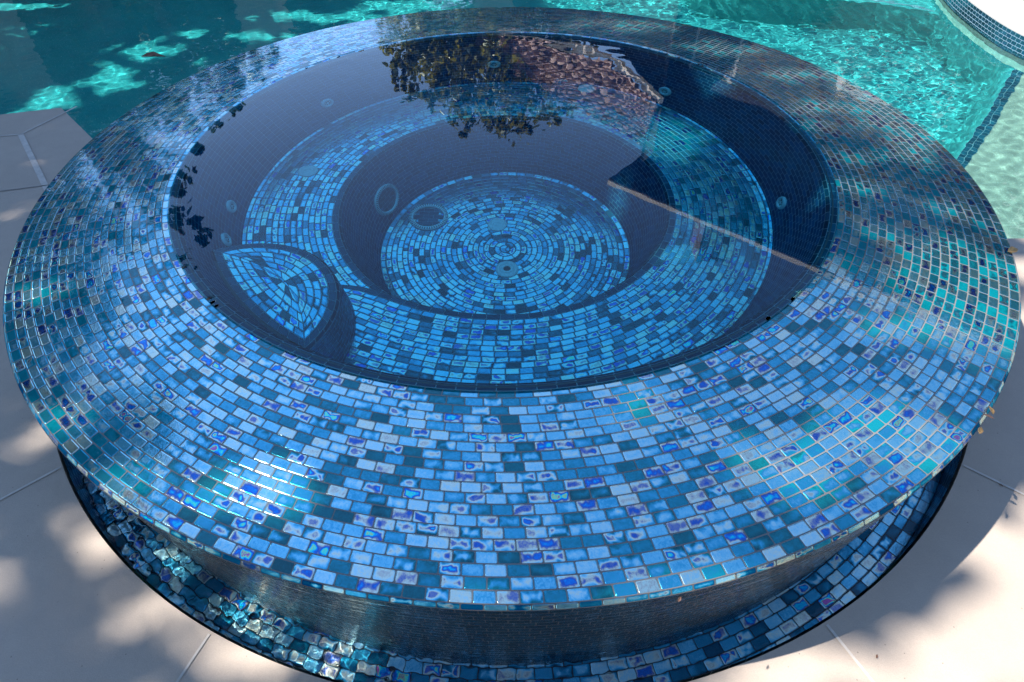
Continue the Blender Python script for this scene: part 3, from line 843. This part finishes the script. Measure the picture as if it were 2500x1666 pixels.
for x, y, rx, ry in ((-1.39, -1.44, .10, .07), (-1.16, -1.74, .08, .06), (-1.21, -1.38, .07, .05), (-.72, -1.86, .17, .05), (-.95, -1.95, .12, .05), (-1.68, -1.08, .10, .05), (-1.5, -1.62, .06, .08), (-2.9, 1.2, .12, .06), (-2.65, .75, .10, .05),
                     (-2.5, .3, .1, .1), (.55, -1.93, .3, .06)):
    for _ in range(4):
        LIT.append((x - .323 + rng.normal() * rx * .6, y + rng.normal() * ry * .6, rx * rng.uniform(.25, .6), ry * rng.uniform(.3, .65), 0))
for x, y, rx, ry in ((-4.35, 3.75, .36, .20), (-4.55, 3.25, .20, .25), (-4.85, 2.80, .20, .26), (-4.05, 4.15, .35, .10), (-3.55, 4.12, .4, .09), (-4.3, 3.1, .08, .10), (-3.3, 4.65, .5, .12), (-2.6, 4.6, .6, .12), (-2.1, 4.95, .6, .3), (-3.9, 3.5, .12, .08), (-4.95, 2.45, .1, .12)):
    LIT.append((x, y, rx * 1.15, ry * 1.2, 0))
for _ in range(46):
    LIT.append((rng.uniform(-5.2, -1.2) if rng.uniform() < .6 else rng.uniform(-1.9, 1.4), rng.uniform(-2.6, 4.6), rng.uniform(.0, .035), rng.uniform(.0, .02), 0))
LITA = np.array(LIT)
def lit(P_, sky_side=True):
    x = P_[:, 0]; y = P_[:, 1]
    wob = .22 * np.sin(13 * x + 3 * np.sin(9 * y)) + .20 * np.sin(17 * y + 2 * np.sin(11 * x) + 1) + .12 * np.sin(41 * x + 2 * np.sin(37 * y)) - .05
    o_ = np.zeros(len(x), bool)
    for ex, ey, rx, ry, _ in LITA:
        o_ |= ((x - ex) / (rx + .03)) ** 2 + ((y - ey) / (ry + .03)) ** 2 < (1 + wob) ** 2
    if not sky_side: return o_
    # open sky: the right-hand side of the pool and the near right deck
    o_ |= (x > -.75 + .25 * np.sin(3 * y)) & (y > 1.95 + .06 * np.sin(8 * x))
    o_ |= (x > 1.62) & (y > .15 + .1 * np.sin(6 * x))
    o_ |= (np.hypot(x, y) > 1.93) & (x > .25) & (y < -.1)
    return o_
# broad-leaved tree across the pool behind the low roof
bl = []
for az, el, D, ra in ((-3, 20, 13.5, 1.5), (-7, 21.5, 13.2, .95), (-9.2, 21, 13, .55), (-1, 23, 13.5, 1.25), (2.5, 23.5, 13.8, 1.0), (-4, 25.0, 13.3, .60), (0, 25.6, 13.6, .6),
                      (-6.5, 24.5, 13.2, .45), (-10.2, 22.8, 13.2, .22), (-4.3, 27.0, 13.3, .22), (1.5, 26.9, 13.5, .25), (3.6, 26.0, 13.6, .3), (-1.6, 26.9, 13.5, .22), (-3, 17, 13.5, 1.6), (2, 18, 13.8, 1.5), (-7.5, 18, 13.3, .9)):
    x, y, z = mdir(az, el, D); bl.append((x, y, z, ra, ra, ra * .9, ra ** 2))
bx = mdir(-2, 0, 14)
tree('broadleaf_tree', 'tall yellow-green tree mirrored in the middle of the spa, behind the tiled roof', (bx[0], bx[1], -.5), .22, bl, 20000, .12, M_leaf)
# trees on the left
bl = []
for az, el, D, ra in ((-31.5, 28.5, 9, .36), (-32.5, 31.5, 9, .33), (-30, 26, 9, .30), (-36, 29, 9, 1.0), (-43, 31, 9, 1.5), (-50, 30, 9, 1.8), (-38, 22, 9.3, 1.3), (-48, 24, 9, 1.8), (-58, 33, 8, 2.0)):
    x, y, z = mdir(az, el, D); bl.append((x, y, z, ra, ra, ra, ra ** 2))
tree('dark_leaved_tree', 'dense dark tree left of the spa, mirrored along its left rim', (-6.9, 4.2, -.5),   .25, bl, 13000, .13, M_leafd)
bl = []
for az, el, D, ra in ((-27, 20, 12, .9), (-23, 20.5, 12, .6), (-29.5, 22.5, 12, .7), (-25.5, 22.2, 12, .45), (-20.5, 19.3, 12, .45), (-33, 20, 12, 1.2), (-27, 15, 12, 1.5)):
    x, y, z = mdir(az, el, D); bl.append((x, y, z, ra, ra, ra * .8, ra ** 2))
bx = mdir(-28, 0, 12)
tree('slender_tree', 'thin open tree across the pool, mirrored at the upper left of the rim', (bx[0], bx[1], -.5), .14, bl, 6000, .12, M_leafd)

nL = 60000
P0 = np.column_stack([rng.uniform(-5.6, 2.1, nL), rng.uniform(-3.6, 5.6, nL), np.zeros(nL)])
P0 = P0[~lit(P0)]
# a few sprays shading the near right deck
sb = []
for x, y, rx, ry in ((1.66, -1.32, .22, .10), (1.05, -2.02, .12, .05), (.62, -2.02, .12, .04), (2.05, -1.25, .22, .08), (1.8, -1.0, .12, .04), (1.0, 1.62, .10, .03), (1.3, 1.3, .10, .04), (.5, 1.52, .10, .03), (1.3, -1.2, .05, .04), (.9, -1.62, .04, .05), (1.1, -1.25, .06, .03)):
    k = int(rx * ry * 420) + 3
    sb.append(np.column_stack([x - .0 + rng.normal(size=k) * rx * .6, y + rng.normal(size=k) * ry * .6, np.zeros(k)]))
P0 = np.concatenate([P0] + sb)
tt = rng.uniform(9.5, 14.5, len(P0))
LP = P0 + tt[:, None] * np.array(SUN)[None, :]
c0 = LP.mean(0)
base = (-13.5, .5, -.5)
st = thing('shade_tree', 'tall spreading tree beyond the left edge whose shade dapples the spa', 'tree', base)
o = link('crown', leaves_mesh('crown', LP, .19, droop=0), M_leafd, st); o.location = -Vector(base)
vs, fs = [], []
limb(vs, fs, base, (-11.5, .6, 7.5), .42, .26, 12)
for k in range(26):
    q = LP[rng.randint(len(LP))]; limb(vs, fs, Vector((-12.2, .5, 5.5)).lerp(Vector((-11.5, .6, 7.5)), rng.uniform()), q, .10, .012, 6)
o = link('trunk', mesh('trunk', vs, fs), M_bark, st, True); o.location = -Vector(base)

# unseen evergreens added behind the camera to block ambient skylight
for i, (x, y) in enumerate(((-6.5, -7.5), (.5, -8.5), (7.5, -7.0))):
    bl = [(x, y, 4.5, 2.8, 2.2, 3.0, 4), (x + 1.5, y + .5, 6.5, 2.4, 2, 2.0, 3), (x - 1.6, y, 6.0, 2.3, 2, 2.2, 3), (x, y + .8, 2.0, 3, 1.8, 2, 3)]
    tree('evergreen_tree', ['broad evergreen behind the photographer, on the left', 'broad evergreen straight behind the photographer', 'broad evergreen behind the photographer, on the right'][i], (x, y, -.5), .3, bl, 7000, .42, M_leafd, group='evergreens behind the photographer')

# hedge and stone pillars across the water
def hedge(name, label, x0, x1, y, z1, n):
    base = ((x0 + x1) / 2, y, -.5)
    t = thing(name, label, 'hedge', base)
    Pp = np.column_stack([rng.uniform(x0, x1, n), y + rng.uniform(-.6, .6, n), rng.uniform(-.4, z1, n) + .2 * np.sin(np.linspace(0, 1, n) * 0)])
    Pp[:, 2] = np.minimum(Pp[:, 2], z1 + .35 * np.sin(Pp[:, 0] * 1.7) + rng.normal(size=n) * .1)
    o = link('foliage', leaves_mesh('foliage', Pp, .16), M_leafd, t); o.location = -Vector(base)
    vs, fs = [], []; box(vs, fs, x0, x1, y - .25, y + .25, -.5, z1 - .5)
    o = link('branches', mesh('branches', vs, fs), M_bark, t); o.location = -Vector(base)
hedge('hedge', 'long dark hedge behind the far side of the pool', -15, -1.5, 9.8, 2.35, 20000)
hedge('hedge', 'tall dark hedge standing forward at the left end of the far deck', -14, -6.2, 8.0, 2.9, 12000)
M_pillar = simple('sandstone', (.42, .33, .27), .85, 12, .006, var=.2)
for i, (az, D, h) in enumerate(((-38, 9.6, 1.6), (-20, 9.3, 1.2), (-1.2, 9.6, 1.1))):
    x, y, _ = mdir(az, 0, D)
    t = thing('stone_pillar', ['leftmost stone pillar by the far pool edge', 'second stone pillar from the left across the pool', 'rightmost stone pillar across the pool, nearest the tiled house'][i], 'pillar', (x, y, DZ), 'stone pillars across the pool')
    vs, fs = [], []; box(vs, fs, -.24, .24, -.24, .24, 0, h); link('shaft', mesh('shaft', vs, fs), M_pillar, t)
    vs, fs = [], []; box(vs, fs, -.30, .30, -.30, .30, h, h + .09); link('cap', mesh('cap', vs, fs), M_pillar, t)

# ================================================================ HOUSE (seen mirrored)
KS = 1.15
def K(x, y, z):  # scale about the mirrored eye
    return Vector((x * KS, -2.447 + (y + 2.447) * KS, -1.384 + (z + 1.384) * KS))
house = thing('house', 'tile-roofed house across the pool, mirrored in the spa', 'house', (5, 9, -.5))
def HP(o): o.location = -Vector((5, 9, -.5)); return o
A_, B_, C_, Tt = K(-1.45, 9.5, 2.4), K(1.5, 7.2, 2.4), K(2.02, 5.75, 2.4), K(2.36, 7.78, 4.13)
A2 = K(-1.9, 9.6, 2.42)
def roof_mesh(name, quad, nu, nv, course):
    """corrugated barrel tiles over a quad (p00,p10,p11,p01)"""
    p00, p10, p11, p01 = quad; vs = []; fs = []
    nrm = (p10 - p00).cross(p11 - p00).normalized()
    if nrm.z < 0: nrm = -nrm
    for j in range(nv + 1):
        for i in range(nu + 1):
            u, v = i / nu, j / nv
            p = p00.lerp(p10, u).lerp(p01.lerp(p11, u), v)
            L = (p10 - p00).length; H = (p01 - p00).length + .01
            s = u * L
            hgt = .045 * abs(math.sin(math.pi * s / .17)) + .06 * (1 - ((v * max(H, 3) / course) % 1)) + .01 * math.sin(s * 7 + v * 31)
            vs.append(p + nrm * hgt)
    for j in range(nv):
        for i in range(nu): a = j * (nu + 1) + i; fs.append((a, a + 1, a + nu + 2, a + nu + 1))
    return mesh(name, vs, fs)
def tilemat():
    mt, nt = new_mat('clay_roof_tile'); geo = N(nt, 'ShaderNodeNewGeometry')
    v = N(nt, 'ShaderNodeTexVoronoi', Scale=6.5); nt.links.new(geo.outputs['Position'], v.inputs['Vector'])
    s = nt.nodes.new('ShaderNodeSeparateColor'); nt.links.new(v.outputs['Color'], s.inputs[0])
    c = ramp(nt, s.outputs[0], [(0, (.10, .065, .055)), (.3, (.30, .20, .17)), (.7, (.42, .29, .25)), (1, (.52, .38, .33))])
    p = N(nt, 'ShaderNodeBsdfPrincipled', Roughness=.8); nt.links.new(c, p.inputs['Base Color']); finish(nt, p.outputs[0]); return mt
M_rt = tilemat()
M_fascia = simple('cream_gutter', (.85, .76, .68), .6)
M_stucco = simple('dark_stucco', (.045, .04, .038), .9, 18, .01)
M_soff = simple('dark_soffit', (.06, .05, .045), .9)
M_brick = simple('brick', (.30, .17, .13), .9, 14, .01, var=.3, nscale=9)
roof = HP(link('roof', roof_mesh('roof', (A2, B_, Tt, A2.lerp(Tt, .02)), 300, 90, .24), M_rt, house, False))
r2o = HP(link('roof', roof_mesh('roof', (B_, C_, C_.lerp(Tt, .98), Tt), 90, 90, .24), M_rt, house, False))
def beam(name, p, q, w_, h_, mat, parent=house):
    d = (q - p); L = d.length; d.normalize(); s_ = Vector((d.y, -d.x, 0)).normalized() * w_ / 2; z_ = Vector((0, 0, h_ / 2))
    vs = [p - s_ - z_, p + s_ - z_, p + s_ + z_, p - s_ + z_, q - s_ - z_, q + s_ - z_, q + s_ + z_, q - s_ + z_]
    return HP(link(name, mesh(name, vs, [(0, 1, 2, 3), (7, 6, 5, 4), (0, 4, 5, 1), (1, 5, 6, 2), (2, 6, 7, 3), (3, 7, 4, 0)]), mat, parent))
beam('gutter', A2, B_, .07, .08, M_fascia); beam('gutter', B_, C_, .07, .08, M_fascia)
# main block behind
G1, G2, G3 = K(1.84, 8.0, 5.0), K(5.5, 4.8, 5.0), K(9.5, 1.3, 5.0)
dd = (G2 - G1).normalized(); nn = Vector((-dd.y, dd.x, 0)); nn = nn if nn.y > 0 else -nn     # away from the pool
beam('gutter', G1, G3, .10, .09, M_fascia)
e0, e1 = G1 - Vector((0, 0, .07)), G3 - Vector((0, 0, .07))
vs = [e0, e1, e1 + nn * 6, e0 + nn * 6, e0 + Vector((0, 0, .06)), e1 + Vector((0, 0, .06)), e1 + nn * 6 + Vector((0, 0, .06)), e0 + nn * 6 + Vector((0, 0, .06))]
HP(link('eaves', mesh('eaves', vs, [(0, 1, 2, 3), (7, 6, 5, 4), (0, 4, 5, 1), (2, 6, 7, 3), (0, 3, 7, 4), (1, 5, 6, 2)]), M_soff, house))
wo = .9
w0 = G1 + dd * .2 + nn * wo; w1 = G3 + nn * wo
vs = []
for p in (w0, w1, w1 + nn * 4, w0 + nn * 4): vs.append(Vector((p.x, p.y, -.5)))
for p in (w0, w1, w1 + nn * 4, w0 + nn * 4): vs.append(Vector((p.x, p.y, G1.z - .08)))
HP(link('wall', mesh('wall', vs, [(0, 1, 5, 4), (1, 2, 6, 5), (2, 3, 7, 6), (3, 0, 4, 7)]), M_stucco, house))
# lower wall under the tiled roof
lw0 = A_ + nn * .8 + dd * .3; lw1 = B_ + nn * .5; lw2 = Vector(mdir(14.3, 0, 10.6))
vs = [Vector((p.x, p.y, -.5)) for p in (lw0, lw1, lw2, w0)] + [Vector((lw0.x, lw0.y, A_.z)), Vector((lw1.x, lw1.y, A_.z + .12)), Vector((lw2.x, lw2.y, 3.62)), Vector((w0.x, w0.y, 3.9))]
HP(link('wall', mesh('wall', vs, [(0, 1, 5, 4), (1, 2, 6, 5), (2, 3, 7, 6)]), M_stucco, house))
jn = Vector(mdir(13.9, 0, 10.2))
vs = [Vector((p.x, p.y, z_)) for z_, p in ((-.5, jn), (-.5, w0), (10.2 * math.tan(R(28.3)) - 1.384, jn), (G1.z - .1, w0))]
HP(link('wall', mesh('wall', vs, [(0, 1, 3, 2)]), M_stucco, house))
M_glass = simple('window_glass', (.03, .04, .05), .08, spec=.9)
M_frame = simple('pale_frame', (.55, .50, .46), .6)
for s_, zc, ww, hh in ((1.2, 3.1, .9, .8), (4.2, 2.4, 1.6, 1.6), (7.4, 2.4, 1.6, 1.6), (5.2, 5.0, 1.2, 1.0)):
    c_ = w0 + dd * s_ - nn * .03; c_.z = zc
    vs = [c_ - dd * ww / 2 - Vector((0, 0, hh / 2)), c_ + dd * ww / 2 - Vector((0, 0, hh / 2)), c_ + dd * ww / 2 + Vector((0, 0, hh / 2)), c_ - dd * ww / 2 + Vector((0, 0, hh / 2))]
    i_ = [c_ + (v_ - c_) * .88 for v_ in vs]
    fr = HP(link('window', mesh('window', vs + i_, [(0, 1, 5, 4), (1, 2, 6, 5), (2, 3, 7, 6), (3, 0, 4, 7)]), M_frame, house))
    link('pane', mesh('pane', [v_ + nn * .012 for v_ in i_], [(0, 1, 2, 3)]), M_glass, fr)
# chimney above the eaves
cc = G1.lerp(G2, .42) + nn * .5
vs, fs = [], []; box(vs, fs, cc.x - .32, cc.x + .32, cc.y - .32, cc.y + .32, G1.z - .2, G1.z + 1.05)
ch = HP(link('chimney', mesh('chimney', vs, fs), M_brick, house))

# ================================================================ SMALL THINGS
M_dry = simple('dry_leaf', (.35, .20, .07), .7, nscale=40, var=.5)
M_dryb = simple('brown_leaf', (.16, .08, .05), .7, nscale=40, var=.5)
def dry_leaf(x, y, z, s, rot, label, mat, tilt=.3):
    vs = []; fs = []
    prof = [(-.5, 0, .0), (-.25, .22, .10), (.05, .27, .14), (.32, .15, .08), (.6, 0, .02), (.32, -.15, .10), (.05, -.25, .13), (-.25, -.2, .07), (0, 0, .0)]
    vs = [Vector(p) * s for p in prof]; fs = [(8, i, (i + 1) % 8) for i in range(8)]
    me = mesh('dry_leaf', vs, fs); o = link('dry_leaf', me, mat); o.location = (x, y, z + .003); o.rotation_euler = (tilt, .1, rot)
    md = o.modifiers.new('t', 'SOLIDIFY'); md.thickness = .0008
    tag(o, label, 'leaf', 'dry leaves lying on the spa and water'); return o
dry_leaf(1.775, -.659, 0, .05, .4, 'yellow leaf on the right end of the rim', M_dry)
dry_leaf(1.318, -1.372, 0, .03, 1.4, 'curled brown leaf on the near right lip, topmost of three', M_dry)
dry_leaf(1.300, -1.394, 0, .026, 2.4, 'small brown leaf on the near right lip, middle of three', M_dryb)
dry_leaf(1.252, -1.440, 0, .028, .9, 'straw-coloured leaf on the near right lip, lowest of three', M_dry)
dry_leaf(.363, -1.885, -.004, .014, .9, 'tiny reddish leaf at the near lip right of the middle', M_dryb)
dry_leaf(-2.80, 2.61, POOLZ + .004, .16, .2, 'large dark leaf floating on the shaded pool water', M_dryb, 0)
for i, (x, y) in enumerate(((1.1, -1.93), (.99, -1.86), (1.62, -1.33))):
    dry_leaf(x, y, DZ, .012, i, ['tiny leaf bit on the deck at the lower right corner', 'leaf fragment on the deck joint near the trough', 'leaf speck on the shaded deck right of the spa'][i], M_dryb)
